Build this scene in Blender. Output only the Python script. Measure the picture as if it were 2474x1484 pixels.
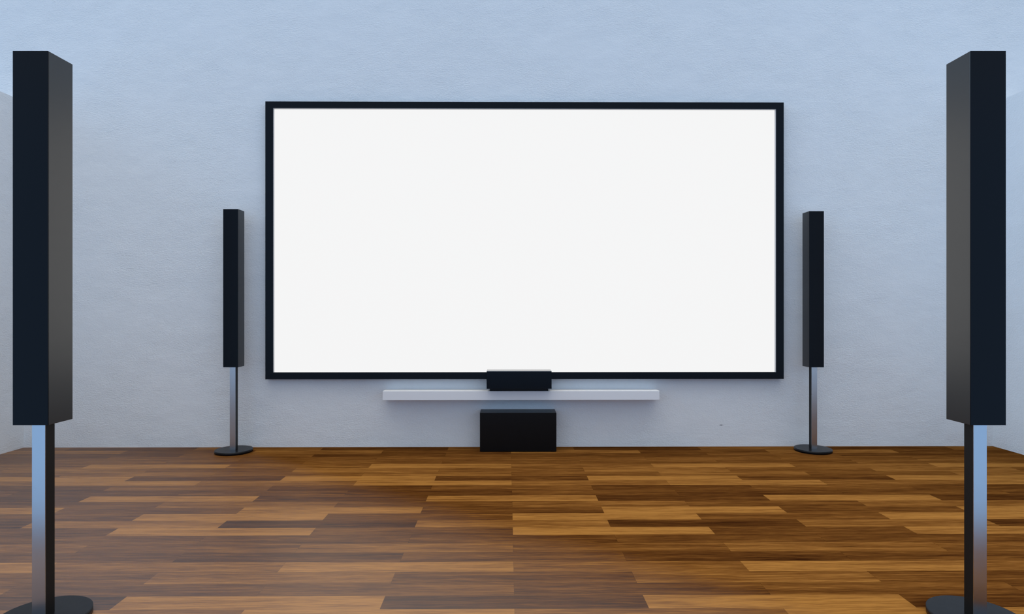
import bpy, bmesh, math, random
from mathutils import Vector, Matrix

for o in list(bpy.data.objects):
    bpy.data.objects.remove(o)
S = bpy.context.scene
C = S.collection
random.seed(7)

# ------------------------------------------------------------------ camera
YAW = 0.0067                       # the camera looks a hair to the right of the wall's normal
cam_data = bpy.data.cameras.new('camera')
cam_data.sensor_fit = 'HORIZONTAL'
cam_data.sensor_width = 36.0
cam_data.lens = 22.0
cam_data.shift_y = 3.0 / 2474.0
cam_data.clip_start = 0.05
cam = bpy.data.objects.new('camera', cam_data)
C.objects.link(cam)
cam.location = (0.0, 0.0, 1.0)
cam.rotation_euler = (math.pi / 2, 0.0, -YAW)
S.camera = cam

# ------------------------------------------------------------------ exposure
S.view_settings.view_transform = 'Standard'
S.view_settings.look = 'None'
S.view_settings.gamma = 1.0
S.view_settings.use_curve_mapping = False
S.view_settings.exposure = 0.0

# ------------------------------------------------------------------ sky: blue from the left, paler from the right
W = bpy.data.worlds.new('sky')
S.world = W
W.use_nodes = True
nt = W.node_tree
nt.nodes.clear()
def wn(t, **k):
    n = nt.nodes.new(t)
    for a, b in k.items():
        setattr(n, a, b)
    return n
tc = wn('ShaderNodeTexCoord')
sep = wn('ShaderNodeSeparateXYZ')
nt.links.new(tc.outputs['Generated'], sep.inputs[0])
def wrange(sock, lo, hi):
    r = wn('ShaderNodeMapRange')
    r.interpolation_type = 'SMOOTHSTEP'
    r.inputs['From Min'].default_value = lo
    r.inputs['From Max'].default_value = hi
    nt.links.new(sock, r.inputs['Value'])
    return r.outputs[0]
def wmix(fac, c0, c1):
    m_ = wn('ShaderNodeMix', data_type='RGBA')
    nt.links.new(fac, m_.inputs[0])
    for i, c in ((6, c0), (7, c1)):
        if isinstance(c, tuple):
            m_.inputs[i].default_value = (*c, 1)
        else:
            nt.links.new(c, m_.inputs[i])
    return m_.outputs[2]
SKY_LEFT, SKY_BACK, SKY_RIGHT = (0.42, 0.68, 1.10), (0.455, 0.755, 1.20), (0.62, 0.66, 0.74)
SKY_TOP, SKY_TOP_LEFT, SKY_LOW = (0.68, 0.68, 0.68), (5.60, 8.60, 12.0), (0.12, 0.15, 0.19)
low = wmix(wrange(sep.outputs['X'], -0.97, -0.68), SKY_LEFT, SKY_BACK)
low = wmix(wrange(sep.outputs['X'], 0.66, 0.97), low, SKY_RIGHT)
high = wmix(wrange(sep.outputs['X'], -0.98, -0.74), SKY_TOP_LEFT, SKY_TOP)
col = wmix(wrange(sep.outputs['Z'], 0.20, 0.52), low, high)
col = wmix(wrange(sep.outputs['Z'], 0.72, 0.97), col, (2.90, 2.88, 2.80))
updown = wmix(wrange(sep.outputs['Z'], -0.52, -0.22), SKY_LOW, col)
bg = wn('ShaderNodeBackground')
bg.inputs['Strength'].default_value = 1.0
nt.links.new(updown, bg.inputs['Color'])
out = wn('ShaderNodeOutputWorld')
nt.links.new(bg.outputs[0], out.inputs[0])

# ------------------------------------------------------------------ helpers
def mat(name):
    m = bpy.data.materials.new(name)
    m.use_nodes = True
    n = m.node_tree
    return m, n, n.nodes['Principled BSDF']

def node(n, t, **k):
    x = n.nodes.new(t)
    for a, b in k.items():
        setattr(x, a, b)
    return x

def plain(name, col, rough, metal=0.0, ior=1.45, spec=0.5, var=0.06, scale=40.0):
    """smooth finish with a very faint procedural variation in gloss"""
    m, n, b = mat(name)
    b.inputs['Base Color'].default_value = (*col, 1)
    b.inputs['Metallic'].default_value = metal
    b.inputs['IOR'].default_value = ior
    b.inputs['Specular IOR Level'].default_value = spec
    t = node(n, 'ShaderNodeTexCoord')
    s = node(n, 'ShaderNodeTexNoise')
    s.inputs['Scale'].default_value = scale
    n.links.new(t.outputs['Object'], s.inputs['Vector'])
    r = node(n, 'ShaderNodeMapRange')
    r.inputs['To Min'].default_value = rough - var / 2
    r.inputs['To Max'].default_value = rough + var / 2
    n.links.new(s.outputs['Fac'], r.inputs['Value'])
    n.links.new(r.outputs[0], b.inputs['Roughness'])
    return m

def add_box(bm, x0, x1, y0, y1, z0, z1):
    v = [bm.verts.new(p) for p in ((x0,y0,z0),(x1,y0,z0),(x1,y1,z0),(x0,y1,z0),
                                   (x0,y0,z1),(x1,y0,z1),(x1,y1,z1),(x0,y1,z1))]
    for f in ((0,3,2,1),(4,5,6,7),(0,1,5,4),(1,2,6,5),(2,3,7,6),(3,0,4,7)):
        bm.faces.new([v[i] for i in f])

def box_bm(*a, bevel=0.0):
    bm = bmesh.new()
    add_box(bm, *a)
    if bevel:
        bmesh.ops.bevel(bm, geom=bm.edges[:], offset=bevel, segments=2, profile=0.5, affect='EDGES')
    return bm

def obj(name, bm, m, parent=None, smooth=False):
    me = bpy.data.meshes.new(name)
    bmesh.ops.recalc_face_normals(bm, faces=bm.faces[:])
    bm.to_mesh(me)
    bm.free()
    if smooth:
        for p in me.polygons:
            p.use_smooth = abs(p.normal.z) < 0.5
    me.materials.append(m)
    o = bpy.data.objects.new(name, me)
    C.objects.link(o)
    if parent:
        o.parent = parent
    return o

def tag(o, label=None, cat=None, group=None, kind=None):
    for k, v in (('label', label), ('category', cat), ('group', group), ('kind', kind)):
        if v:
            o[k] = v
    return o

def empty(name, loc, rz=0.0, scale=1.0):
    o = bpy.data.objects.new(name, None)
    C.objects.link(o)
    o.empty_display_size = 0.1
    o.location = loc
    o.rotation_euler = (0, 0, rz)
    o.scale = (scale,) * 3
    return o

# ------------------------------------------------------------------ plaster
def plaster(name, spots=()):
    m, n, b = mat(name)
    L = n.links
    t = node(n, 'ShaderNodeTexCoord')
    mp = node(n, 'ShaderNodeMapping')
    mp.inputs['Scale'].default_value = (0.62, 0.62, 1.0)
    L.new(t.outputs['Object'], mp.inputs['Vector'])
    fine = node(n, 'ShaderNodeTexNoise')
    fine.inputs['Scale'].default_value = 140.0
    fine.inputs['Detail'].default_value = 4.0
    fine.inputs['Roughness'].default_value = 0.55
    fine.inputs['Distortion'].default_value = 0.25
    L.new(mp.outputs[0], fine.inputs['Vector'])
    mid = node(n, 'ShaderNodeTexNoise')
    mid.inputs['Scale'].default_value = 9.0
    mid.inputs['Detail'].default_value = 5.0
    L.new(mp.outputs[0], mid.inputs['Vector'])
    patch = node(n, 'ShaderNodeTexNoise')
    patch.inputs['Scale'].default_value = 2.6
    patch.inputs['Detail'].default_value = 3.0
    L.new(t.outputs['Object'], patch.inputs['Vector'])
    pr = node(n, 'ShaderNodeMapRange')
    pr.inputs['From Min'].default_value = 0.35
    pr.inputs['From Max'].default_value = 0.65
    pr.inputs['To Min'].default_value = 0.45
    pr.inputs['To Max'].default_value = 1.0
    L.new(patch.outputs['Fac'], pr.inputs['Value'])
    mul = node(n, 'ShaderNodeMath', operation='MULTIPLY')
    L.new(fine.outputs['Fac'], mul.inputs[0])
    L.new(pr.outputs[0], mul.inputs[1])
    add = node(n, 'ShaderNodeMath', operation='MULTIPLY_ADD')
    L.new(mid.outputs['Fac'], add.inputs[0])
    add.inputs[1].default_value = 1.6
    L.new(mul.outputs[0], add.inputs[2])
    bump = node(n, 'ShaderNodeBump')
    bump.inputs['Strength'].default_value = 0.88
    bump.inputs['Distance'].default_value = 0.0042
    L.new(add.outputs[0], bump.inputs['Height'])
    L.new(bump.outputs[0], b.inputs['Normal'])
    # faint mottling of the paint itself
    cm = node(n, 'ShaderNodeMix', data_type='RGBA')
    cm.inputs[6].default_value = (0.735, 0.765, 0.785, 1)
    cm.inputs[7].default_value = (0.795, 0.815, 0.83, 1)
    L.new(mid.outputs['Fac'], cm.inputs[0])
    col = cm.outputs[2]
    for (x, y, z, r) in spots:                      # a small dark chip in the plaster
        sub = node(n, 'ShaderNodeVectorMath', operation='SUBTRACT')
        L.new(t.outputs['Object'], sub.inputs[0])
        sub.inputs[1].default_value = (x, y, z)
        sc = node(n, 'ShaderNodeMapping')
        sc.inputs['Rotation'].default_value = (0, math.radians(-24), 0)
        sc.inputs['Scale'].default_value = (0.45, 0.0, 1.5)
        L.new(sub.outputs[0], sc.inputs['Vector'])
        ln = node(n, 'ShaderNodeVectorMath', operation='LENGTH')
        L.new(sc.outputs[0], ln.inputs[0])
        wob = node(n, 'ShaderNodeMath', operation='MULTIPLY_ADD')
        L.new(fine.outputs['Fac'], wob.inputs[0])
        wob.inputs[1].default_value = r * 1.6
        L.new(ln.outputs['Value'], wob.inputs[2])
        st = node(n, 'ShaderNodeMapRange')
        st.inputs['From Min'].default_value = r * 1.3
        st.inputs['From Max'].default_value = r * 2.0
        L.new(wob.outputs[0], st.inputs['Value'])
        mm = node(n, 'ShaderNodeMix', data_type='RGBA')
        mm.inputs[6].default_value = (0.10, 0.11, 0.13, 1)
        L.new(st.outputs[0], mm.inputs[0])
        L.new(col, mm.inputs[7])
        col = mm.outputs[2]
    L.new(col, b.inputs['Base Color'])
    b.inputs['Roughness'].default_value = 0.75
    b.inputs['Specular IOR Level'].default_value = 0.3
    return m

WALL_Y = 4.514
XL, XR = -3.473, 3.517
SIDE_H = 2.485
BACK = 1.05                                        # the open edge of the room, in front of the camera position
m_wall = plaster('plaster', spots=[(1.543, WALL_Y, 0.155, 0.0058)])

tag(obj('wall_front', box_bm(-6.0, 6.0, WALL_Y, WALL_Y + 0.2, -0.05, 4.3), m_wall), kind='structure')
tag(obj('wall_left', box_bm(XL - 0.12, XL, BACK, WALL_Y, -0.05, SIDE_H), m_wall), kind='structure')
tag(obj('wall_right', box_bm(XR, XR + 0.12, BACK, WALL_Y, -0.05, SIDE_H), m_wall), kind='structure')

# ------------------------------------------------------------------ floor: one mesh, one face per plank
PL, PW, X0 = 0.8955, 0.0969, 0.0225
Y25 = WALL_Y - 0.010                               # far edge of the 25th plank row
D, DM, MM, ML, LT = 0.24, 0.41, 0.49, 0.61, 0.86
# tone of (even plank, odd plank) for each row, counted from the front of the view towards the wall
ROWS = {-1:(MM,DM), 0:(ML,LT), 1:(D,LT), 2:(DM,MM), 3:(DM,ML), 4:(ML,LT-.06), 5:(MM-.06,DM-.08), 6:(MM,ML), 7:(MM-.08,DM),
        8:(LT,DM), 9:(ML+.08,D), 10:(LT,DM+.04), 11:(MM-.06,LT), 12:(ML,DM), 13:(LT-.04,D+.06), 14:(DM,DM-.08), 15:(DM+.06,DM-.06),
        16:(ML,LT-.06), 17:(D+.08,LT), 18:(MM,ML), 19:(MM,ML+.05), 20:(ML-.04,LT-.05), 21:(DM+.02,MM), 22:(MM-.04,DM+.08),
        23:(DM,DM-.10), 24:(ML+.04,DM-.06), 25:(MM,D)}
def make_floor(m):
    me = bpy.data.meshes.new('floor')
    verts, faces, tone, rnd, uvs = [], [], [], [], []
    x_min, x_max = XL - 0.12, XR + 0.12
    n_rows = int((WALL_Y - BACK) / PW) + 2
    for r in range(26, 26 - n_rows - 1, -1):
        y1 = Y25 - (25 - r) * PW
        y0 = y1 - PW
        y1 = min(y1, WALL_Y + 0.02)
        y0 = max(y0, BACK)
        if y1 - y0 < 1e-4:
            continue
        off = 0.0 if r % 2 == 0 else -0.5
        tones = ROWS.get(r) or (random.choice((DM, MM, ML, LT, D)), random.choice((DM, MM, ML, LT)))
        for j in range(-6, 6):
            a = X0 + (j + off) * PL
            b = a + PL
            ca, cb = max(a, x_min), min(b, x_max)
            if cb <= ca:
                continue
            k = len(verts)
            verts += [(ca, y0, 0), (cb, y0, 0), (cb, y1, 0), (ca, y1, 0)]
            faces.append((k, k + 1, k + 2, k + 3))
            ua, ub = (ca - a) / PL, (cb - a) / PL
            uvs += [(ua, 0), (ub, 0), (ub, 1), (ua, 1)]
            tone.append(tones[j % 2] + max(0, r - 12) * 0.006)  # rows lightened towards the wall to offset the shade there
            rnd.append(random.random())
    me.from_pydata(verts, [], faces)
    uv = me.uv_layers.new(name='plank')
    for i, c in enumerate(uvs):
        uv.data[i].uv = c
    at = me.attributes.new('tone', 'FLOAT', 'FACE')
    ar = me.attributes.new('rnd', 'FLOAT', 'FACE')
    for i in range(len(faces)):
        at.data[i].value = tone[i]
        ar.data[i].value = rnd[i]
    me.materials.append(m)
    o = bpy.data.objects.new('floor', me)
    C.objects.link(o)
    return tag(o, kind='structure')

def wood():
    m, n, b = mat('parquet')
    L = n.links
    t = node(n, 'ShaderNodeTexCoord')
    tone = node(n, 'ShaderNodeAttribute', attribute_name='tone')
    rnd = node(n, 'ShaderNodeAttribute', attribute_name='rnd')
    off = node(n, 'ShaderNodeMath', operation='MULTIPLY')
    L.new(rnd.outputs['Fac'], off.inputs[0])
    off.inputs[1].default_value = 37.0
    cmb = node(n, 'ShaderNodeCombineXYZ')
    L.new(off.outputs[0], cmb.inputs['X'])
    L.new(off.outputs[0], cmb.inputs['Z'])
    pos = node(n, 'ShaderNodeVectorMath', operation='ADD')
    L.new(t.outputs['Object'], pos.inputs[0])
    L.new(cmb.outputs[0], pos.inputs[1])
    warp = node(n, 'ShaderNodeTexNoise')
    warp.inputs['Scale'].default_value = 7.0
    warp.inputs['Detail'].default_value = 2.0
    L.new(pos.outputs[0], warp.inputs['Vector'])
    wsub = node(n, 'ShaderNodeMath', operation='MULTIPLY_ADD')
    L.new(warp.outputs['Fac'], wsub.inputs[0])
    wsub.inputs[1].default_value = 0.012
    wsub.inputs[2].default_value = -0.006
    wvec = node(n, 'ShaderNodeCombineXYZ')
    L.new(wsub.outputs[0], wvec.inputs['Y'])
    pos2 = node(n, 'ShaderNodeVectorMath', operation='ADD')
    L.new(pos.outputs[0], pos2.inputs[0])
    L.new(wvec.outputs[0], pos2.inputs[1])
    pos = pos2
    def streak(sx, sy, detail, rough, dist):
        mp = node(n, 'ShaderNodeMapping')
        mp.inputs['Scale'].default_value = (sx, sy, 1.0)
        L.new(pos.outputs[0], mp.inputs['Vector'])
        s = node(n, 'ShaderNodeTexNoise')
        s.inputs['Scale'].default_value = 1.0
        s.inputs['Detail'].default_value = detail
        s.inputs['Roughness'].default_value = rough
        s.inputs['Distortion'].default_value = dist
        L.new(mp.outputs[0], s.inputs['Vector'])
        return s.outputs['Fac']
    broad = streak(1.6, 26.0, 3.0, 0.5, 0.5)
    fine = streak(6.0, 170.0, 5.0, 0.65, 0.25)
    pore = streak(16.0, 420.0, 2.0, 0.6, 0.0)
    def madd(a, k, c):
        x = node(n, 'ShaderNodeMath', operation='MULTIPLY_ADD')
        L.new(a, x.inputs[0])
        x.inputs[1].default_value = k
        if isinstance(c, float):
            x.inputs[2].default_value = c
        else:
            L.new(c, x.inputs[2])
        return x.outputs[0]
    v = madd(broad, 0.75, -0.375)
    v = madd(fine, 1.25, v)
    v = madd(pore, 0.50, v)
    v = madd(v, 1.0, tone.outputs['Fac'])
    v = madd(v, 1.0, -0.875)
    ramp = node(n, 'ShaderNodeValToRGB')
    e = ramp.color_ramp.elements
    e[0].position = 0.0
    e[0].color = (0.0230, 0.0064, 0.0020, 1)
    e[1].position = 1.0
    e[1].color = (0.3314, 0.1488, 0.0338, 1)
    a = ramp.color_ramp.elements.new(0.33)
    a.color = (0.0825, 0.0291, 0.0068, 1)
    a = ramp.color_ramp.elements.new(0.62)
    a.color = (0.1657, 0.0656, 0.0142, 1)
    L.new(v, ramp.inputs[0])
    # joints between planks
    uv = node(n, 'ShaderNodeUVMap', uv_map='plank')
    sp = node(n, 'ShaderNodeSeparateXYZ')
    L.new(uv.outputs[0], sp.inputs[0])
    def edge(sock, size):
        inv = node(n, 'ShaderNodeMath', operation='SUBTRACT')
        inv.inputs[0].default_value = 1.0
        L.new(sock, inv.inputs[1])
        mn = node(n, 'ShaderNodeMath', operation='MINIMUM')
        L.new(sock, mn.inputs[0])
        L.new(inv.outputs[0], mn.inputs[1])
        mr = node(n, 'ShaderNodeMapRange')
        mr.inputs['From Max'].default_value = 0.0011 / size
        L.new(mn.outputs[0], mr.inputs['Value'])
        return mr.outputs[0]
    eu, ev = edge(sp.outputs['X'], PL), edge(sp.outputs['Y'], PW)
    em = node(n, 'ShaderNodeMath', operation='MINIMUM')
    L.new(eu, em.inputs[0])
    L.new(ev, em.inputs[1])
    er = node(n, 'ShaderNodeMapRange')
    er.inputs['To Min'].default_value = 0.55
    L.new(em.outputs[0], er.inputs['Value'])
    mc = node(n, 'ShaderNodeMix', data_type='RGBA', blend_type='MULTIPLY')
    mc.inputs[0].default_value = 1.0
    L.new(ramp.outputs[0], mc.inputs[6])
    L.new(er.outputs[0], mc.inputs[7])
    L.new(mc.outputs[2], b.inputs['Base Color'])
    bump = node(n, 'ShaderNodeBump')
    bump.inputs['Strength'].default_value = 0.22
    bump.inputs['Distance'].default_value = 0.002
    bh = madd(pore, 0.7, fine)
    L.new(bh, bump.inputs['Height'])
    L.new(bump.outputs[0], b.inputs['Normal'])
    # specular raised at the left front imitates the hazy reflection lying there
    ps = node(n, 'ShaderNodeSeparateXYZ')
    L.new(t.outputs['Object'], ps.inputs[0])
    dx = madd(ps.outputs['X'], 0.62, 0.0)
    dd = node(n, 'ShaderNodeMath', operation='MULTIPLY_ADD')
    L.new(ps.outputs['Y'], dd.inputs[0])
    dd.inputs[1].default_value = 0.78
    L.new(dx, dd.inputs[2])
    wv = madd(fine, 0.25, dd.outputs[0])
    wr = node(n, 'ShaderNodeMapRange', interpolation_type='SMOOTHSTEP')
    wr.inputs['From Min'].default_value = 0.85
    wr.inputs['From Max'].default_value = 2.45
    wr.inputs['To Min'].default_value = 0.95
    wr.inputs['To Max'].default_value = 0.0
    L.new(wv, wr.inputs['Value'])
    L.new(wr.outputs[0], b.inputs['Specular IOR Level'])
    b.inputs['IOR'].default_value = 1.55
    b.inputs['Roughness'].default_value = 0.46
    return m
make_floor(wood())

# ------------------------------------------------------------------ materials of the equipment
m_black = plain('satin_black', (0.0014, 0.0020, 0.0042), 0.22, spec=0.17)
m_side = plain('cabinet_raised_gloss', (0.0060, 0.0058, 0.0056), 0.33, spec=0.95)  # cabinet finish, gloss raised to brighten screen reflections on the sides
m_post = plain('dark_post', (0.006, 0.006, 0.006), 0.5, spec=0.3)
m_chrome = plain('brushed_chrome', (0.495, 0.505, 0.525), 0.26, metal=1.0)
m_disc = plain('base_black', (0.0038, 0.0042, 0.0056), 0.35, spec=0.22)
m_gloss = plain('mirror_black', (0.01, 0.01, 0.01), 0.05, ior=2.2, spec=0.5, var=0.01)
m_frame = plain('bezel_black', (0.0014, 0.0018, 0.0036), 0.24, spec=0.19)
m_shelf = plain('white_lacquer', (0.82, 0.835, 0.86), 0.5)
m_sub = plain('sub_black', (0.0035, 0.0031, 0.0030), 0.34, spec=0.22)

m_screen, n_, b_ = mat('lit_screen')
b_.inputs['Base Color'].default_value = (0.02, 0.02, 0.02, 1)
b_.inputs['Roughness'].default_value = 0.6
b_.inputs['Specular IOR Level'].default_value = 0.0
b_.inputs['Emission Color'].default_value = (0.905, 0.905, 0.905, 1)
b_.inputs['Emission Strength'].default_value = 1.0

# ------------------------------------------------------------------ tower speakers
CW = 0.1024                                        # cabinet width and depth
def make_tower():
    t = empty('tower_speaker', (0, 0, 0))
    bm = bmesh.new()
    bmesh.ops.create_cone(bm, cap_ends=True, segments=96, radius1=0.1235, radius2=0.1235, depth=0.020,
                          matrix=Matrix.Translation((0, 0, 0.010)))
    e = [e for e in bm.edges if abs(e.verts[0].co.z - e.verts[1].co.z) < 1e-5]
    bmesh.ops.bevel(bm, geom=e, offset=0.0008, segments=2, affect='EDGES')
    obj('base', bm, m_disc, t, smooth=True)
    p = CW * 0.19
    post = obj('pole', box_bm(-p, p, -p + 0.002, p, 0.0195, 0.600, bevel=0.0004), m_post, t)
    strip = obj('metal_strip', box_bm(-p, p, -p, -p + 0.002, 0.0195, 0.597), m_chrome, post)
    strip['label'] = 'polished metal front strip'
    h = CW / 2
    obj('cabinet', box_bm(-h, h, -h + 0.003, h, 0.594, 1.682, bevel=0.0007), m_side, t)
    obj('added_front', box_bm(-h, h, -h, -h + 0.003, 0.594, 1.682, bevel=0.0005), m_black, t)['label'] = 'added front layer, less glossy to darken its reflection'  # layer added over the cabinet front to dim its sky reflection
    return t

def copy_tree(o, parent=None):
    c = o.copy()
    C.objects.link(c)
    if parent:
        c.parent = parent
    for ch in list(o.children):
        copy_tree(ch, c)
    return c

def to_world(xc, zc):                              # a spot given beside / ahead of the camera axis
    s, k = math.sin(YAW), math.cos(YAW)
    return (xc * k + zc * s, -xc * s + zc * k)

proto = make_tower()
spots = [
    (-1.934, 4.3512, 1.0, 'slim black tower speaker against the wall, left of the big screen'),
    (2.109, 4.3837, 0.9945, 'slim black tower speaker against the wall, right of the big screen'),
    (-1.498, 2.0008, 1.0708, 'tall black tower speaker standing close up at the left edge of the view'),
    (1.4813, 2.0008, 1.0708, 'tall black tower speaker standing close up at the right edge of the view'),
]
for i, (xc, zc, s, lab) in enumerate(spots):
    o = proto if i == 0 else copy_tree(proto)
    x, y = to_world(xc, zc)
    o.location = (x, y, 0.0)
    o.rotation_euler = (0, 0, -YAW)
    o.scale = (s, s, s)
    tag(o, lab, 'speaker', 'tower speakers')

# ------------------------------------------------------------------ wall screen
FY = 4.460                                         # front of the frame
def wall_pt(px, py, Y):                            # measured positions turned into places on a plane Y metres away
    tx = (px - 1237.0) / 1512.0
    z = Y / (math.cos(YAW) - tx * math.sin(YAW))
    xc = tx * z
    return xc * math.cos(YAW) + z * math.sin(YAW), 1.0 - (py - 745.0) / 1512.0 * z
ox0, oz1 = wall_pt(640.9, 244.9, FY)
ox1, _z = wall_pt(1893.7, 247.7, FY)
_x, oz0 = wall_pt(640.9, 916.9, FY)
ix0, iz1 = wall_pt(659.8, 261.0, FY)
ix1, _z = wall_pt(1875.0, 263.9, FY)
_x, iz0 = wall_pt(659.8, 900.2, FY)
tv = empty('wall_screen', ((ox0 + ox1) / 2, WALL_Y, oz0))
tag(tv, 'huge wide screen glowing plain white in a thin black frame on the wall', 'screen')
cx, cz = (ox0 + ox1) / 2, oz0
bm = bmesh.new()
def ring(y, pts):
    return [bm.verts.new((a, y, b)) for a, b in pts]
O = [(ox0-cx, 0), (ox1-cx, 0), (ox1-cx, oz1-cz), (ox0-cx, oz1-cz)]
I = [(ix0-cx, iz0-cz), (ix1-cx, iz0-cz), (ix1-cx, iz1-cz), (ix0-cx, iz1-cz)]
yf, yb = FY - WALL_Y, -0.001
a, b, c, d = ring(yf, O), ring(yf, I), ring(yb, I), ring(yb, O)
for i in range(4):
    j = (i + 1) % 4
    bm.faces.new((a[i], a[j], b[j], b[i]))
    bm.faces.new((b[i], b[j], c[j], c[i]))
    bm.faces.new((c[i], c[j], d[j], d[i]))
    bm.faces.new((d[i], d[j], a[j], a[i]))
fr = obj('frame', bm, m_frame, tv)
obj('panel', box_bm(ix0-cx, ix1-cx, yf + 0.021, -0.003, iz0-cz, iz1-cz), m_screen, tv)['label'] = 'blank glowing white panel'
m_lip = plain('screenlit_lip', (0.50, 0.50, 0.51), 0.5)  # screen glow on the frame's inner edge, painted in as grey
bm = bmesh.new()
th = 0.0015
w_, h0, h1 = (ix0-cx, ix1-cx), iz0-cz, iz1-cz
add_box(bm, w_[0], w_[0] + th, yf + 0.002, yf + 0.0208, h0, h1)
add_box(bm, w_[1] - th, w_[1], yf + 0.002, yf + 0.0208, h0, h1)
add_box(bm, w_[0] + th, w_[1] - th, yf + 0.002, yf + 0.0208, h1 - th, h1)
lip = obj('inner_lip', bm, m_lip, fr)
lip['label'] = 'inner edge of the frame, screen glow painted grey'

# ------------------------------------------------------------------ shelf, centre speaker, subwoofer
sh = obj('wall_shelf', box_bm(-0.974, 0.974, -0.112, 0.0, -0.0315, 0.0315, bevel=0.0008), m_shelf)
sh.location = (0.095, WALL_Y, 0.3855)
tag(sh, 'long white floating shelf on the wall below the big screen', 'shelf')

cs = empty('center_speaker', (0.0785, 4.395, 0.417))
tag(cs, 'small wide black speaker on the white shelf, overlapping the screen frame', 'speaker')
obj('cabinet', box_bm(-0.2252, 0.2252, -0.060, 0.060, 0.0246, 0.1449, bevel=0.0005), m_black, cs)
obj('added_reflector', box_bm(-0.2252, 0.2252, -0.060, 0.060, 0.1449, 0.1469, bevel=0.0003), m_gloss, cs)['label'] = 'added glossy sheet to brighten the mirrored white screen'  # sheet added on top to strengthen the screen's reflection
obj('shadow_block', box_bm(-0.206, 0.206, 0.012, 0.052, 0.0, 0.0246), m_sub, cs)  # added dark block, stands for the contact shadow under the speaker

sw = empty('subwoofer', (0.072, 4.433, 0.0))
tag(sw, 'boxy black subwoofer on the floor against the wall, under the shelf', 'speaker')
obj('cabinet', box_bm(-0.266, 0.266, -0.083, 0.075, 0.004, 0.272, bevel=0.0009), m_sub, sw)
for fx in (-0.235, 0.235):
    for fy in (-0.06, 0.055):
        bm = bmesh.new()
        bmesh.ops.create_cone(bm, cap_ends=True, segments=24, radius1=0.014, radius2=0.014, depth=0.004,
                              matrix=Matrix.Translation((fx, fy, 0.002)))
        obj('foot', bm, m_sub, sw)
